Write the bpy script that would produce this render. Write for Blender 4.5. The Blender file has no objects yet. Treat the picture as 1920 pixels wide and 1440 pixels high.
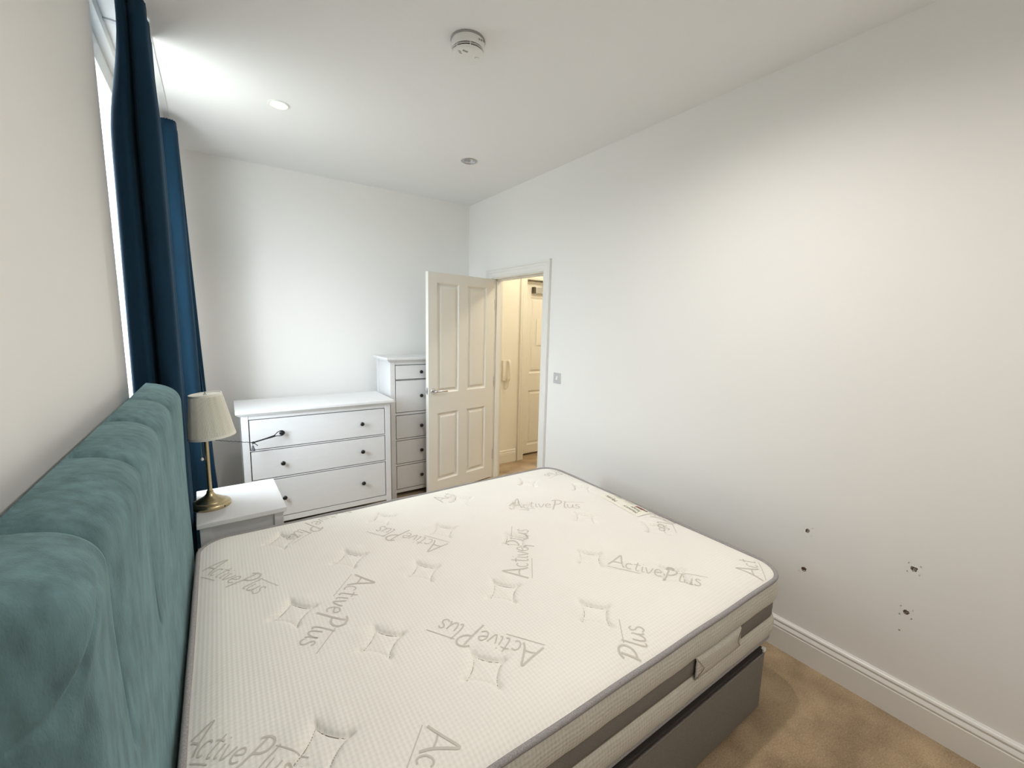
import bpy, bmesh, math, random
from mathutils import Vector, Matrix
random.seed(7)
SC = bpy.context.scene
COL = SC.collection
R = math.radians
PI = math.pi

# ---------------------------------------------------------------- camera
def set_camera():
    cd = bpy.data.cameras.new('camera')
    cd.sensor_fit = 'HORIZONTAL'; cd.sensor_width = 36.0
    cd.lens = 796.6 / 1920 * 36.0
    cd.clip_start = 0.02
    o = bpy.data.objects.new('camera', cd); COL.objects.link(o)
    y, p, r = R(34.712), R(-7.9525), R(1.3546)
    f = Vector((math.sin(y)*math.cos(p), math.cos(y)*math.cos(p), math.sin(p)))
    right = Vector((math.cos(y), -math.sin(y), 0)); up = right.cross(f)
    r2 = right*math.cos(r) + up*math.sin(r); u2 = up*math.cos(r) - right*math.sin(r)
    m = Matrix((r2, u2, -f)).transposed().to_4x4()
    m.translation = (0, 0, 1.5654)
    o.matrix_world = m
    SC.camera = o
set_camera()

# ---------------------------------------------------------------- room numbers
XL, XR, YF, YB, H = -0.31, 2.225, -0.95, 4.06, 2.767
WY0, WY1, WZ0, WZ1 = 2.285, 3.12, 0.85, 2.715        # window recess in the left wall
DY0, DY1, DZ = 2.775, 3.60, 2.012                   # bedroom doorway in the right wall
HX0, HX1, HY0, HY1 = 2.34, 4.3, 2.0, 3.90           # hall behind the doorway

# ---------------------------------------------------------------- sky, lamps, exposure
w = bpy.data.worlds.new('sky'); SC.world = w; w.use_nodes = True
wn = w.node_tree; wn.nodes.clear()
bg = wn.nodes.new('ShaderNodeBackground'); wo = wn.nodes.new('ShaderNodeOutputWorld')
bg.inputs[1].default_value = 19.5
wt = wn.nodes.new('ShaderNodeTexCoord'); ws = wn.nodes.new('ShaderNodeSeparateXYZ'); wr = wn.nodes.new('ShaderNodeValToRGB')
wn.links.new(wt.outputs['Generated'], ws.inputs[0]); wn.links.new(ws.outputs[2], wr.inputs[0]); wn.links.new(wr.outputs[0], bg.inputs[0])
# pale overcast sky over a duller ground
wr.color_ramp.elements[0].position = 0.0; wr.color_ramp.elements[0].color = (0.30, 0.31, 0.305, 1)
wr.color_ramp.elements[1].position = 0.06; wr.color_ramp.elements[1].color = (0.86, 0.92, 1.0, 1)
wn.links.new(bg.outputs[0], wo.inputs[0])
SC.view_settings.view_transform = 'Standard'
SC.view_settings.look = 'None'
SC.view_settings.gamma = 1.0
SC.view_settings.use_curve_mapping = False
SC.view_settings.exposure = 0.36
SC.cycles.use_denoising = True
SC.cycles.max_bounces = 14
SC.cycles.diffuse_bounces = 8
SC.cycles.sample_clamp_indirect = 6.0

def light(name, kind, loc, energy, color, rot=(0, 0, 0), **kw):
    ld = bpy.data.lights.new(name, kind); ld.energy = energy; ld.color = color
    for k, v in kw.items(): setattr(ld, k, v)
    o = bpy.data.objects.new(name, ld); o.location = loc; o.rotation_euler = rot
    COL.objects.link(o); return o
# the window as a sky portal (guides sampling, gives no light of its own)
pt = light('window_portal', 'AREA', (XL-0.13, (WY0+WY1)/2, (WZ0+WZ1)/2), 1, (1, 1, 1), (0, R(-90), 0),
           shape='RECTANGLE', size=WZ1-WZ0, size_y=WY1-WY0)
pt.data.cycles.is_portal = True
WARM = (1.0, 0.945, 0.885)
light('downlight_or_fill', 'SPOT', (0.361, 2.905, H-0.02), 20, WARM, spot_size=R(125), spot_blend=0.8, shadow_soft_size=0.025)
light('downlight_or_fill', 'SPOT', (1.25, 0.95, H-0.02), 54, WARM, spot_size=R(168), spot_blend=1.0, shadow_soft_size=0.04)  # unseen downlight, moved inward and widened to even out the wall light
light('downlight_or_fill', 'SPOT', (1.15, -0.50, H-0.02), 29, WARM, spot_size=R(168), spot_blend=1.0, shadow_soft_size=0.04)  # added fill lamp behind the camera, with no fitting of its own
light('hall_lamp', 'POINT', (3.05, 2.9, 2.55), 22, (1.0, 0.90, 0.72), shadow_soft_size=0.08)

# ---------------------------------------------------------------- materials
MATS = {}
def nodes(m): return m.node_tree.nodes, m.node_tree.links
def mat(name, col, rough=0.5, metal=0.0, noise=None, bump=None, sheen=0.0, coat=0.0, spec=0.5, var=None, emit=None):
    """noise=(scale, amount) colour mottling; bump=(scale, strength, distance)"""
    m = bpy.data.materials.new(name); m.use_nodes = True
    n, l = nodes(m); b = n['Principled BSDF']
    b.inputs['Base Color'].default_value = (*col, 1)
    b.inputs['Roughness'].default_value = rough
    b.inputs['Metallic'].default_value = metal
    b.inputs['Specular IOR Level'].default_value = spec
    if sheen:
        b.inputs['Sheen Weight'].default_value = sheen
        b.inputs['Sheen Roughness'].default_value = 0.4
    if coat: b.inputs['Coat Weight'].default_value = coat
    if emit:
        b.inputs['Emission Color'].default_value = (*emit[0], 1)
        b.inputs['Emission Strength'].default_value = emit[1]
    if noise or bump:
        tc = n.new('ShaderNodeTexCoord')
    if noise:
        nz = n.new('ShaderNodeTexNoise'); nz.inputs['Scale'].default_value = noise[0]; nz.inputs['Detail'].default_value = 5
        mp = n.new('ShaderNodeMapping')
        if var: mp.inputs['Scale'].default_value = var
        l.new(tc.outputs['Object'], mp.inputs[0]); l.new(mp.outputs[0], nz.inputs['Vector'])
        mx = n.new('ShaderNodeMix'); mx.data_type = 'RGBA'
        mx.inputs[6].default_value = (*[c*(1-noise[1]) for c in col], 1)
        mx.inputs[7].default_value = (*[min(1, c*(1+noise[1])) for c in col], 1)
        l.new(nz.outputs['Fac'], mx.inputs[0]); l.new(mx.outputs[2], b.inputs['Base Color'])
    if bump:
        bz = n.new('ShaderNodeTexNoise'); bz.inputs['Scale'].default_value = bump[0]; bz.inputs['Detail'].default_value = 4
        l.new(tc.outputs['Object'], bz.inputs['Vector'])
        bm = n.new('ShaderNodeBump'); bm.inputs['Strength'].default_value = bump[1]; bm.inputs['Distance'].default_value = bump[2]
        l.new(bz.outputs['Fac'], bm.inputs['Height']); l.new(bm.outputs[0], b.inputs['Normal'])
    MATS[name] = m
    return m

mat('wall_paint', (0.83, 0.825, 0.81), 0.75, noise=(1.3, 0.02), bump=(55, 0.12, 0.002), spec=0.25)
mat('ceiling_paint', (0.83, 0.83, 0.83), 0.85, noise=(0.8, 0.02), bump=(40, 0.1, 0.002), spec=0.2)
mat('hall_paint', (0.80, 0.765, 0.67), 0.75, bump=(55, 0.1, 0.002), spec=0.25)
mat('white_gloss', (0.80, 0.795, 0.77), 0.33, bump=(30, 0.05, 0.001))
mat('door_paint', (0.76, 0.745, 0.70), 0.38, noise=(3, 0.02), bump=(160, 0.10, 0.0006))
mat('hall_door_paint', (0.77, 0.735, 0.65), 0.4, bump=(160, 0.08, 0.0006))
mat('furniture_white', (0.67, 0.675, 0.685), 0.42, noise=(9, 0.035), var=(1, 1, 5), bump=(60, 0.06, 0.0006))
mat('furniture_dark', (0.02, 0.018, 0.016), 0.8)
mat('black_knob', (0.008, 0.008, 0.009), 0.35)
mat('chrome', (0.62, 0.62, 0.63), 0.16, 1.0)
mat('satin_steel', (0.55, 0.55, 0.56), 0.38, 1.0)
mat('switch_plate', (0.60, 0.60, 0.63), 0.4, 0.35)
mat('dark_metal', (0.13, 0.11, 0.08), 0.45, 0.9)
mat('brass', (0.50, 0.41, 0.25), 0.30, 1.0, noise=(30, 0.15))
mat('plastic_white', (0.80, 0.80, 0.78), 0.35)
mat('plastic_grey', (0.30, 0.30, 0.29), 0.5)
mat('plastic_cream', (0.84, 0.80, 0.70), 0.35)
mat('slot_black', (0.01, 0.01, 0.01), 0.7)
mat('shade_fabric', (0.93, 0.92, 0.86), 0.85, bump=(300, 0.1, 0.001))
def translucent(name, col, f):
    n, l = nodes(MATS[name]); t = n.new('ShaderNodeBsdfTranslucent'); t.inputs[0].default_value = (*col, 1)
    mx = n.new('ShaderNodeMixShader'); mx.inputs[0].default_value = f
    l.new(n['Principled BSDF'].outputs[0], mx.inputs[1]); l.new(t.outputs[0], mx.inputs[2]); l.new(mx.outputs[0], n['Material Output'].inputs[0])
translucent('shade_fabric', (0.95, 0.93, 0.86), 0.15)
mat('cord_black', (0.012, 0.012, 0.015), 0.7)
mat('tassel_grey', (0.10, 0.10, 0.12), 0.9)
mat('hole_dark', (0.035, 0.022, 0.015), 0.95)
mat('raw_plaster', (0.40, 0.30, 0.24), 0.95, bump=(500, 0.6, 0.002))
mat('wall_plug', (0.24, 0.07, 0.035), 0.7)
mat('print_grey', (0.58, 0.545, 0.49), 0.9)
mat('stitch', (0.20, 0.165, 0.13), 0.9)
mat('band_grey', (0.185, 0.165, 0.15), 0.95, noise=(420, 0.55), bump=(500, 0.5, 0.001))
mat('piping_grey', (0.30, 0.285, 0.285), 0.9, noise=(380, 0.75), bump=(400, 0.5, 0.001))
mat('mattress_under', (0.16, 0.15, 0.14), 0.95, noise=(300, 0.35))
mat('divan_fabric', (0.185, 0.165, 0.145), 0.95, noise=(260, 0.35), bump=(420, 0.4, 0.001))
mat('divan_top', (0.035, 0.029, 0.025), 0.95, noise=(200, 0.3))
mat('label_satin', (0.84, 0.81, 0.71), 0.5, noise=(20, 0.02))
mat('label_ink', (0.10, 0.10, 0.06), 0.7)
mat('label_ink_faint', (0.42, 0.40, 0.28), 0.7)
mat('label_red', (0.50, 0.20, 0.17), 0.7)
mat('label_brown', (0.09, 0.035, 0.03), 0.7)
mat('window_frame_paint', (0.75, 0.75, 0.74), 0.4)
mat('rail_white', (0.7, 0.7, 0.7), 0.4)
mat('lens_lit', (1, 0.95, 0.85), 0.4, emit=((1.0, 0.88, 0.68), 14.0))
mat('lens_dark', (0.10, 0.10, 0.10), 0.25)

def velvet(name, col, amt, streak, sheen, tint, bumpd):
    m = bpy.data.materials.new(name); m.use_nodes = True
    n, l = nodes(m); b = n['Principled BSDF']
    b.inputs['Roughness'].default_value = 0.85
    b.inputs['Specular IOR Level'].default_value = 0.2
    b.inputs['Sheen Weight'].default_value = sheen
    b.inputs['Sheen Roughness'].default_value = 0.35
    b.inputs['Sheen Tint'].default_value = (*tint, 1)
    tc = n.new('ShaderNodeTexCoord')
    mp = n.new('ShaderNodeMapping'); mp.inputs['Scale'].default_value = streak
    l.new(tc.outputs['Object'], mp.inputs[0])
    a = n.new('ShaderNodeTexNoise'); a.inputs['Scale'].default_value = 26; a.inputs['Detail'].default_value = 6
    c = n.new('ShaderNodeTexNoise'); c.inputs['Scale'].default_value = 7; c.inputs['Detail'].default_value = 3
    l.new(mp.outputs[0], a.inputs['Vector']); l.new(tc.outputs['Object'], c.inputs['Vector'])
    ad = n.new('ShaderNodeMath'); ad.operation = 'MULTIPLY_ADD'; ad.inputs[1].default_value = 0.6
    l.new(a.outputs['Fac'], ad.inputs[0])
    sc = n.new('ShaderNodeMath'); sc.operation = 'MULTIPLY'; sc.inputs[1].default_value = 0.4
    l.new(c.outputs['Fac'], sc.inputs[0]); l.new(sc.outputs[0], ad.inputs[2])
    cr = n.new('ShaderNodeValToRGB')
    cr.color_ramp.elements[0].position = 0.36; cr.color_ramp.elements[1].position = 0.64
    cr.color_ramp.elements[0].color = (*[x*(1-amt) for x in col], 1)
    cr.color_ramp.elements[1].color = (*[x*(1+amt) for x in col], 1)
    l.new(ad.outputs[0], cr.inputs[0]); l.new(cr.outputs[0], b.inputs['Base Color'])
    f = n.new('ShaderNodeTexNoise'); f.inputs['Scale'].default_value = 240; f.inputs['Detail'].default_value = 3
    l.new(mp.outputs[0], f.inputs['Vector'])
    bu = n.new('ShaderNodeBump'); bu.inputs['Strength'].default_value = 0.55; bu.inputs['Distance'].default_value = bumpd
    l.new(f.outputs['Fac'], bu.inputs['Height']); l.new(bu.outputs[0], b.inputs['Normal'])
    MATS[name] = m
velvet('teal_velvet', (0.112, 0.195, 0.212), 0.30, (1.7, 1.7, 0.6), 0.30, (0.6, 0.85, 0.85), 0.0016)
velvet('navy_velvet', (0.006, 0.031, 0.062), 0.12, (1, 1, 0.12), 0.14, (0.25, 0.5, 0.8), 0.0006)

def carpet():
    m = bpy.data.materials.new('carpet'); m.use_nodes = True
    n, l = nodes(m); b = n['Principled BSDF']
    b.inputs['Roughness'].default_value = 1.0; b.inputs['Specular IOR Level'].default_value = 0.1
    b.inputs['Sheen Weight'].default_value = 0.3
    tc = n.new('ShaderNodeTexCoord')
    a = n.new('ShaderNodeTexNoise'); a.inputs['Scale'].default_value = 170; a.inputs['Detail'].default_value = 5; a.inputs['Roughness'].default_value = 0.7
    c = n.new('ShaderNodeTexNoise'); c.inputs['Scale'].default_value = 6; c.inputs['Detail'].default_value = 4
    for q in (a, c): l.new(tc.outputs['Object'], q.inputs['Vector'])
    ad = n.new('ShaderNodeMath'); ad.operation = 'MULTIPLY_ADD'; ad.inputs[1].default_value = 0.55
    sc = n.new('ShaderNodeMath'); sc.operation = 'MULTIPLY'; sc.inputs[1].default_value = 0.45
    l.new(a.outputs['Fac'], ad.inputs[0]); l.new(c.outputs['Fac'], sc.inputs[0]); l.new(sc.outputs[0], ad.inputs[2])
    cr = n.new('ShaderNodeValToRGB')
    cr.color_ramp.elements[0].position = 0.36; cr.color_ramp.elements[1].position = 0.66
    cr.color_ramp.elements[0].color = (0.23, 0.155, 0.08, 1)
    cr.color_ramp.elements[1].color = (0.62, 0.46, 0.28, 1)
    l.new(ad.outputs[0], cr.inputs[0]); l.new(cr.outputs[0], b.inputs['Base Color'])
    bu = n.new('ShaderNodeBump'); bu.inputs['Strength'].default_value = 0.8; bu.inputs['Distance'].default_value = 0.006
    l.new(a.outputs['Fac'], bu.inputs['Height']); l.new(bu.outputs[0], b.inputs['Normal'])
    MATS['carpet'] = m
carpet()

def knit(name, col, ax, period, strength):
    """knitted ticking: staggered dimples in the two object axes ax"""
    m = bpy.data.materials.new(name); m.use_nodes = True
    n, l = nodes(m); b = n['Principled BSDF']
    b.inputs['Roughness'].default_value = 0.9; b.inputs['Specular IOR Level'].default_value = 0.15
    b.inputs['Sheen Weight'].default_value = 0.15
    tc = n.new('ShaderNodeTexCoord'); sp = n.new('ShaderNodeSeparateXYZ'); l.new(tc.outputs['Object'], sp.inputs[0])
    def M(op, a, c=None):
        q = n.new('ShaderNodeMath'); q.operation = op
        for i, v in enumerate((a, c)):
            if v is None: continue
            if isinstance(v, (int, float)): q.inputs[i].default_value = v
            else: l.new(v, q.inputs[i])
        return q.outputs[0]
    k = 2*PI/period
    u, v = sp.outputs[ax[0]], sp.outputs[ax[1]]
    s1 = M('SINE', M('MULTIPLY', M('ADD', u, v), k*0.707)); s2 = M('SINE', M('MULTIPLY', M('SUBTRACT', u, v), k*0.707))
    hgt = M('MULTIPLY', s1, s2)
    fine = n.new('ShaderNodeTexNoise'); fine.inputs['Scale'].default_value = 300
    l.new(tc.outputs['Object'], fine.inputs['Vector'])
    big = n.new('ShaderNodeTexNoise'); big.inputs['Scale'].default_value = 3.0; big.inputs['Detail'].default_value = 6
    l.new(tc.outputs['Object'], big.inputs['Vector'])
    h2 = M('ADD', hgt, M('MULTIPLY', fine.outputs['Fac'], 0.5))
    bu = n.new('ShaderNodeBump'); bu.inputs['Strength'].default_value = strength; bu.inputs['Distance'].default_value = 0.002
    l.new(h2, bu.inputs['Height']); l.new(bu.outputs[0], b.inputs['Normal'])
    mx = n.new('ShaderNodeMix'); mx.data_type = 'RGBA'
    mx.inputs[6].default_value = (*[c*0.90 for c in col], 1); mx.inputs[7].default_value = (*[min(1, c*1.05) for c in col], 1)
    fac = M('ADD', M('MULTIPLY', hgt, 0.22), M('ADD', M('MULTIPLY', big.outputs['Fac'], 0.6), 0.2))
    l.new(fac, mx.inputs[0]); l.new(mx.outputs[2], b.inputs['Base Color'])
    MATS[name] = m
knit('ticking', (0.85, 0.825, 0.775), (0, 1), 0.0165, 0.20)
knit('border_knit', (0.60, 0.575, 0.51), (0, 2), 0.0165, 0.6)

def glass():
    m = bpy.data.materials.new('window_glass'); m.use_nodes = True
    n, l = nodes(m); n.remove(n['Principled BSDF']); o = n['Material Output']
    t = n.new('ShaderNodeBsdfTransparent'); t.inputs[0].default_value = (0.94, 0.96, 0.95, 1)
    g = n.new('ShaderNodeBsdfGlossy'); g.inputs['Roughness'].default_value = 0.02
    mx = n.new('ShaderNodeMixShader'); mx.inputs[0].default_value = 0.06; l.new(t.outputs[0], mx.inputs[1]); l.new(g.outputs[0], mx.inputs[2])
    l.new(mx.outputs[0], o.inputs[0]); MATS['window_glass'] = m
glass()

# ---------------------------------------------------------------- mesh helpers
class MB:
    def __init__(s): s.v = []; s.f = []
    def add(s, vs, fs):
        k = len(s.v); s.v += [tuple(a) for a in vs]; s.f += [tuple(i+k for i in f) for f in fs]; return s
    def box(s, x0, x1, y0, y1, z0, z1, b=0.0):
        b = min(b, (x1-x0)*0.45, (y1-y0)*0.45, (z1-z0)*0.45)
        bm = bmesh.new(); bmesh.ops.create_cube(bm, size=1)
        for q in bm.verts:
            q.co = ((x0+x1)/2+q.co.x*(x1-x0), (y0+y1)/2+q.co.y*(y1-y0), (z0+z1)/2+q.co.z*(z1-z0))
        if b > 0: bmesh.ops.bevel(bm, geom=list(bm.edges), offset=b, segments=2, profile=0.6, affect='EDGES')
        bm.verts.index_update()
        s.add([q.co[:] for q in bm.verts], [[q.index for q in f.verts] for f in bm.faces]); bm.free(); return s
    def lathe(s, prof, seg=32, c=(0, 0, 0), axis='z', caps=True):
        """prof: list of (radius, height) along the axis"""
        vs = []
        for r, h in prof:
            for i in range(seg):
                a = 2*PI*i/seg; x, y = r*math.cos(a), r*math.sin(a)
                p = (x, y, h) if axis == 'z' else ((h, x, y) if axis == 'x' else (y, h, x))
                vs.append((p[0]+c[0], p[1]+c[1], p[2]+c[2]))
        fs = [(j*seg+i, j*seg+(i+1) % seg, (j+1)*seg+(i+1) % seg, (j+1)*seg+i) for j in range(len(prof)-1) for i in range(seg)]
        if caps: fs += [tuple(range(seg-1, -1, -1)), tuple(range((len(prof)-1)*seg, len(prof)*seg))]
        return s.add(vs, fs)
    def tube(s, pts, r, seg=8, closed=False):
        pts = [Vector(p) for p in pts]; n = len(pts); vs = []; ref = None
        rr = r if isinstance(r, (list, tuple)) else [r]*n
        for i, p in enumerate(pts):
            a = pts[(i-1) % n] if (closed or i > 0) else p; b = pts[(i+1) % n] if (closed or i < n-1) else p
            t = (b-a).normalized()
            if ref is None:
                ref = Vector((0, 0, 1)) if abs(t.z) < 0.9 else Vector((1, 0, 0))
            u = (ref - t*ref.dot(t)).normalized(); ref = u; q = t.cross(u)
            for k in range(seg):
                an = 2*PI*k/seg; vs.append(p + u*(rr[i]*math.cos(an)) + q*(rr[i]*math.sin(an)))
        m = n if closed else n-1
        fs = [(i*seg+k, i*seg+(k+1) % seg, ((i+1) % n)*seg+(k+1) % seg, ((i+1) % n)*seg+k) for i in range(m) for k in range(seg)]
        if not closed: fs += [tuple(range(seg-1, -1, -1)), tuple(range((n-1)*seg, n*seg))]
        return s.add(vs, fs)
    def grid(s, P):
        """P: rows of points"""
        a, b = len(P), len(P[0])
        return s.add([q for row in P for q in row], [(i*b+j, i*b+j+1, (i+1)*b+j+1, (i+1)*b+j) for i in range(a-1) for j in range(b-1)])
    def extrude(s, prof, fn, t0, t1):
        """closed 2D profile swept straight from t0 to t1; fn(u, v, t) -> xyz"""
        n = len(prof); vs = [fn(u, v, t) for t in (t0, t1) for u, v in prof]
        fs = [(i, (i+1) % n, n+(i+1) % n, n+i) for i in range(n)] + [tuple(range(n-1, -1, -1)), tuple(range(n, 2*n))]
        return s.add(vs, fs)
    def build(s, name, m, parent=None, smooth=False, fix=True):
        me = bpy.data.meshes.new(name); me.from_pydata(s.v, [], s.f); me.validate()
        if fix:
            bm = bmesh.new(); bm.from_mesh(me); bmesh.ops.recalc_face_normals(bm, faces=bm.faces); bm.to_mesh(me); bm.free()
        me.materials.append(MATS[m])
        if smooth:
            me.polygons.foreach_set('use_smooth', [True]*len(me.polygons))
            if smooth != 'all': me.set_sharp_from_angle(angle=R(40))
        me.update()
        o = bpy.data.objects.new(name, me); COL.objects.link(o)
        if parent: o.parent = parent
        return o

def thing(name, label, cat, loc=(0, 0, 0), rz=0, group=None):
    o = bpy.data.objects.new(name, None); COL.objects.link(o)
    o.empty_display_size = 0.1
    o.location = loc; o.rotation_euler = (0, 0, rz); o['label'] = label; o['category'] = cat
    if group: o['group'] = group
    return o
def struct(o):
    o['kind'] = 'structure'; return o
def crom(P, n):
    """Catmull-Rom through points, n samples per span"""
    P = [Vector(p) for p in P]; out = []
    for i in range(len(P)-1):
        a, b, c, d = P[max(i-1, 0)], P[i], P[i+1], P[min(i+2, len(P)-1)]
        for k in range(n):
            t = k/n
            out.append(0.5*((2*b)+(c-a)*t+(2*a-5*b+4*c-d)*t*t+(3*b-a-3*c+d)*t**3))
    out.append(P[-1]); return out

# ================================================================ SETTING
struct(MB().box(XL-0.3, XR+0.12, YF-0.1, YB+0.1, -0.1, 0).box(XR+0.12, HX1+0.1, HY0-0.1, 4.15, -0.1, 0).build('floor', 'carpet'))
def ceiling():
    # slab with two round cut-outs for the recessed lamps
    holes = [(0.361, 2.905), (1.625, 2.974)]; hr = 0.041; q = 0.07
    xs = sorted([XL-0.3, HX1+0.1] + [h[0]+d for h in holes for d in (-q, q)])
    ys = sorted([YF-0.1, 4.16] + [h[1]+d for h in holes for d in (-q, q)])
    m = MB()
    def inhole(x, y): return next((h for h in holes if abs(h[0]-x) < q and abs(h[1]-y) < q), None)
    done = set()
    for i in range(len(xs)-1):
        for j in range(len(ys)-1):
            h = inhole((xs[i]+xs[i+1])/2, (ys[j]+ys[j+1])/2)
            if h: done.add(h); continue
            m.add([(xs[i], ys[j], H), (xs[i+1], ys[j], H), (xs[i+1], ys[j+1], H), (xs[i], ys[j+1], H)], [(0, 1, 2, 3)])
    for h in holes:
        vs = []; N = 32
        for k in range(N):
            a = 2*PI*k/N; c, s_ = math.cos(a), math.sin(a); f = q/max(abs(c), abs(s_))
            vs += [(h[0]+c*f, h[1]+s_*f, H), (h[0]+c*hr, h[1]+s_*hr, H), (h[0]+c*hr, h[1]+s_*hr, H+0.09)]
        fs = []
        for k in range(N):
            k2 = (k+1) % N
            fs += [(3*k, 3*k+1, 3*k2+1, 3*k2), (3*k+1, 3*k+2, 3*k2+2, 3*k2+1)]
        m.add(vs, fs)
    m.add([(XL-.3, YF-.1, H+.1), (HX1+.1, YF-.1, H+.1), (HX1+.1, 4.16, H+.1), (XL-.3, 4.16, H+.1)], [(0, 1, 2, 3)])
    return struct(m.build('ceiling', 'ceiling_paint', fix=False))
ceiling()
# left wall with the window recess
struct(MB().box(XL-0.3, XL, YF-0.1, WY0, 0, H, 0.004).box(XL-0.3, XL, WY1, YB, 0, H)
       .box(XL-0.3, XL, WY0, WY1, 0, WZ0).box(XL-0.3, XL, WY0, WY1, WZ1, H).build('wall_left', 'wall_paint'))
struct(MB().box(XL-0.3, XR+0.115, YB, YB+0.1, 0, H).build('wall_back', 'wall_paint'))
struct(MB().box(XL-0.3, XR+0.115, YF-0.1, YF, 0, H).build('wall_front', 'wall_paint'))
# right wall: doorway and four real drill holes
HOLES = [(0.750, 0.641, .0065), (0.745, 0.450, .0078), (0.376, 0.641, .0068), (0.378, 0.452, .0066)]
def wall_right():
    m = MB(); q = 0.02
    ys = sorted(set([YF, DY0, DY1, YB] + [round(h[0]+d, 4) for h in HOLES for d in (-q, q)]))
    zs = sorted(set([0, DZ, H] + [round(h[1]+d, 4) for h in HOLES for d in (-q, q)]))
    ys = [y for i, y in enumerate(ys)]
    for i in range(len(ys)-1):
        for j in range(len(zs)-1):
            cy, cz = (ys[i]+ys[i+1])/2, (zs[j]+zs[j+1])/2
            if DY0 < cy < DY1 and cz < DZ: continue
            if any(abs(cy-h[0]) < q and abs(cz-h[1]) < q for h in HOLES): continue
            m.add([(XR, ys[i], zs[j]), (XR, ys[i+1], zs[j]), (XR, ys[i+1], zs[j+1]), (XR, ys[i], zs[j+1])], [(3, 2, 1, 0)])
    for hy, hz, hr in HOLES:
        y0, y1 = [max([y for y in ys if y <= hy]), min([y for y in ys if y > hy])]
        # cells may be split by a neighbour hole's lines: patch the full square around the hole
        N = 20; vs = []
        for k in range(N):
            a = 2*PI*k/N; c, s_ = math.cos(a), math.sin(a); f = q/max(abs(c), abs(s_))
            rr = hr*random.uniform(0.85, 1.25)
            vs += [(XR, hy+c*f, hz+s_*f), (XR, hy+c*rr, hz+s_*rr), (XR+0.03, hy+c*hr*0.8, hz+s_*hr*0.8)]
        fs = []
        for k in range(N):
            k2 = (k+1) % N; fs += [(3*k, 3*k+1, 3*k2+1, 3*k2), (3*k+1, 3*k+2, 3*k2+2, 3*k2+1)]
        m.add(vs, fs)
    # hall face and reveals
    X2 = XR+0.115
    for (a, b, c, d) in ((YF, DY0, 0, H), (DY1, YB, 0, H), (DY0, DY1, DZ, H)):
        m.add([(X2, a, c), (X2, b, c), (X2, b, d), (X2, a, d)], [(0, 1, 2, 3)])
    m.add([(XR, DY0, 0), (X2, DY0, 0), (X2, DY0, DZ), (XR, DY0, DZ), (XR, DY1, 0), (X2, DY1, 0), (X2, DY1, DZ), (XR, DY1, DZ)],
          [(0, 1, 2, 3), (4, 7, 6, 5), (3, 2, 6, 7)])
    o = struct(m.build('wall_right', 'wall_paint', fix=False))
    for k, (hy, hz, hr) in enumerate(HOLES):
        d = MB(); N = 22; vs = []
        for i in range(N):                                  # chipped raw rim, proud by half a millimetre
            a = 2*PI*i/N; r1 = hr*random.uniform(1.15, 1.75); r0 = hr*random.uniform(0.75, 0.95)
            vs += [(XR-0.0002, hy+r1*math.cos(a), hz+r1*math.sin(a)), (XR-0.0009, hy+(r1*.6+r0*.4)*math.cos(a), hz+(r1*.6+r0*.4)*math.sin(a)),
                   (XR+0.002, hy+r0*math.cos(a), hz+r0*math.sin(a)), (XR+0.026, hy+r0*.8*math.cos(a), hz+r0*.8*math.sin(a))]
        fs = []
        for i in range(N):
            j = (i+1) % N
            for t in range(3): fs.append((4*i+t, 4*i+t+1, 4*j+t+1, 4*j+t))
        fs.append(tuple(4*i+3 for i in range(N)))
        d.add(vs, fs); ho = d.build('drill_hole', 'hole_dark', o)
        p = MB().lathe([(hr*.75, 0), (hr*.75, .012), (hr*.3, .012), (hr*.3, .004)], 14, (XR+0.004, hy, hz-.001), 'x')
        p.build('wall_plug', 'wall_plug' if k == 1 else 'raw_plaster', ho)
    MB().lathe([(.0035, -.0004), (.002, .0)], 9, (XR-0.0002, 0.389, 0.366), 'x').build('paint_chip', 'raw_plaster', o)
    return o
wall_right()
# hall beyond the doorway
struct(MB().box(HX0-0.002, HX1, 4.05, 4.15, 0, H).box(HX0, 2.83, HY1, 4.06, 0, H).box(2.83, 3.80, HY1, 4.06, 2.085, H).box(3.80, HX1, HY1, 4.06, 0, H).build('wall_hall_back', 'hall_paint'))
struct(MB().box(HX0, HX1, HY0-0.1, HY0, 0, H).build('wall_hall_front', 'hall_paint'))
struct(MB().box(HX1, HX1+0.1, HY0-0.1, 4.16, 0, H).build('wall_hall_end', 'hall_paint'))

# skirting boards: (distance out from wall, height)
SK = [(0, 0), (.019, 0), (.019, .104), (.0165, .1075), (.0165, .111), (.019, .1145), (.019, .1185), (.0150, .1275), (.0120, .133), (.0120, .1365), (.0145, .139),
      (.0145, .1435), (.012, .149), (.007, .1525), (.004, .1565), (0, .1565)]
struct(MB().extrude(SK, lambda u, v, t: (XR-u, t, v), YF, 2.693).build('baseboard_right', 'white_gloss'))
struct(MB().extrude(SK, lambda u, v, t: (XR-u, t, v), 3.70, YB).build('baseboard_right_corner', 'white_gloss'))
struct(MB().extrude(SK, lambda u, v, t: (t, YB-u, v), XL, XR).build('baseboard_back', 'white_gloss'))
struct(MB().extrude(SK, lambda u, v, t: (XL+u, t, v), YF, YB).build('baseboard_left', 'white_gloss'))
struct(MB().extrude(SK, lambda u, v, t: (t, HY1-u, v*0.93), HX0, 2.762).build('baseboard_hall', 'hall_door_paint'))

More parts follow.
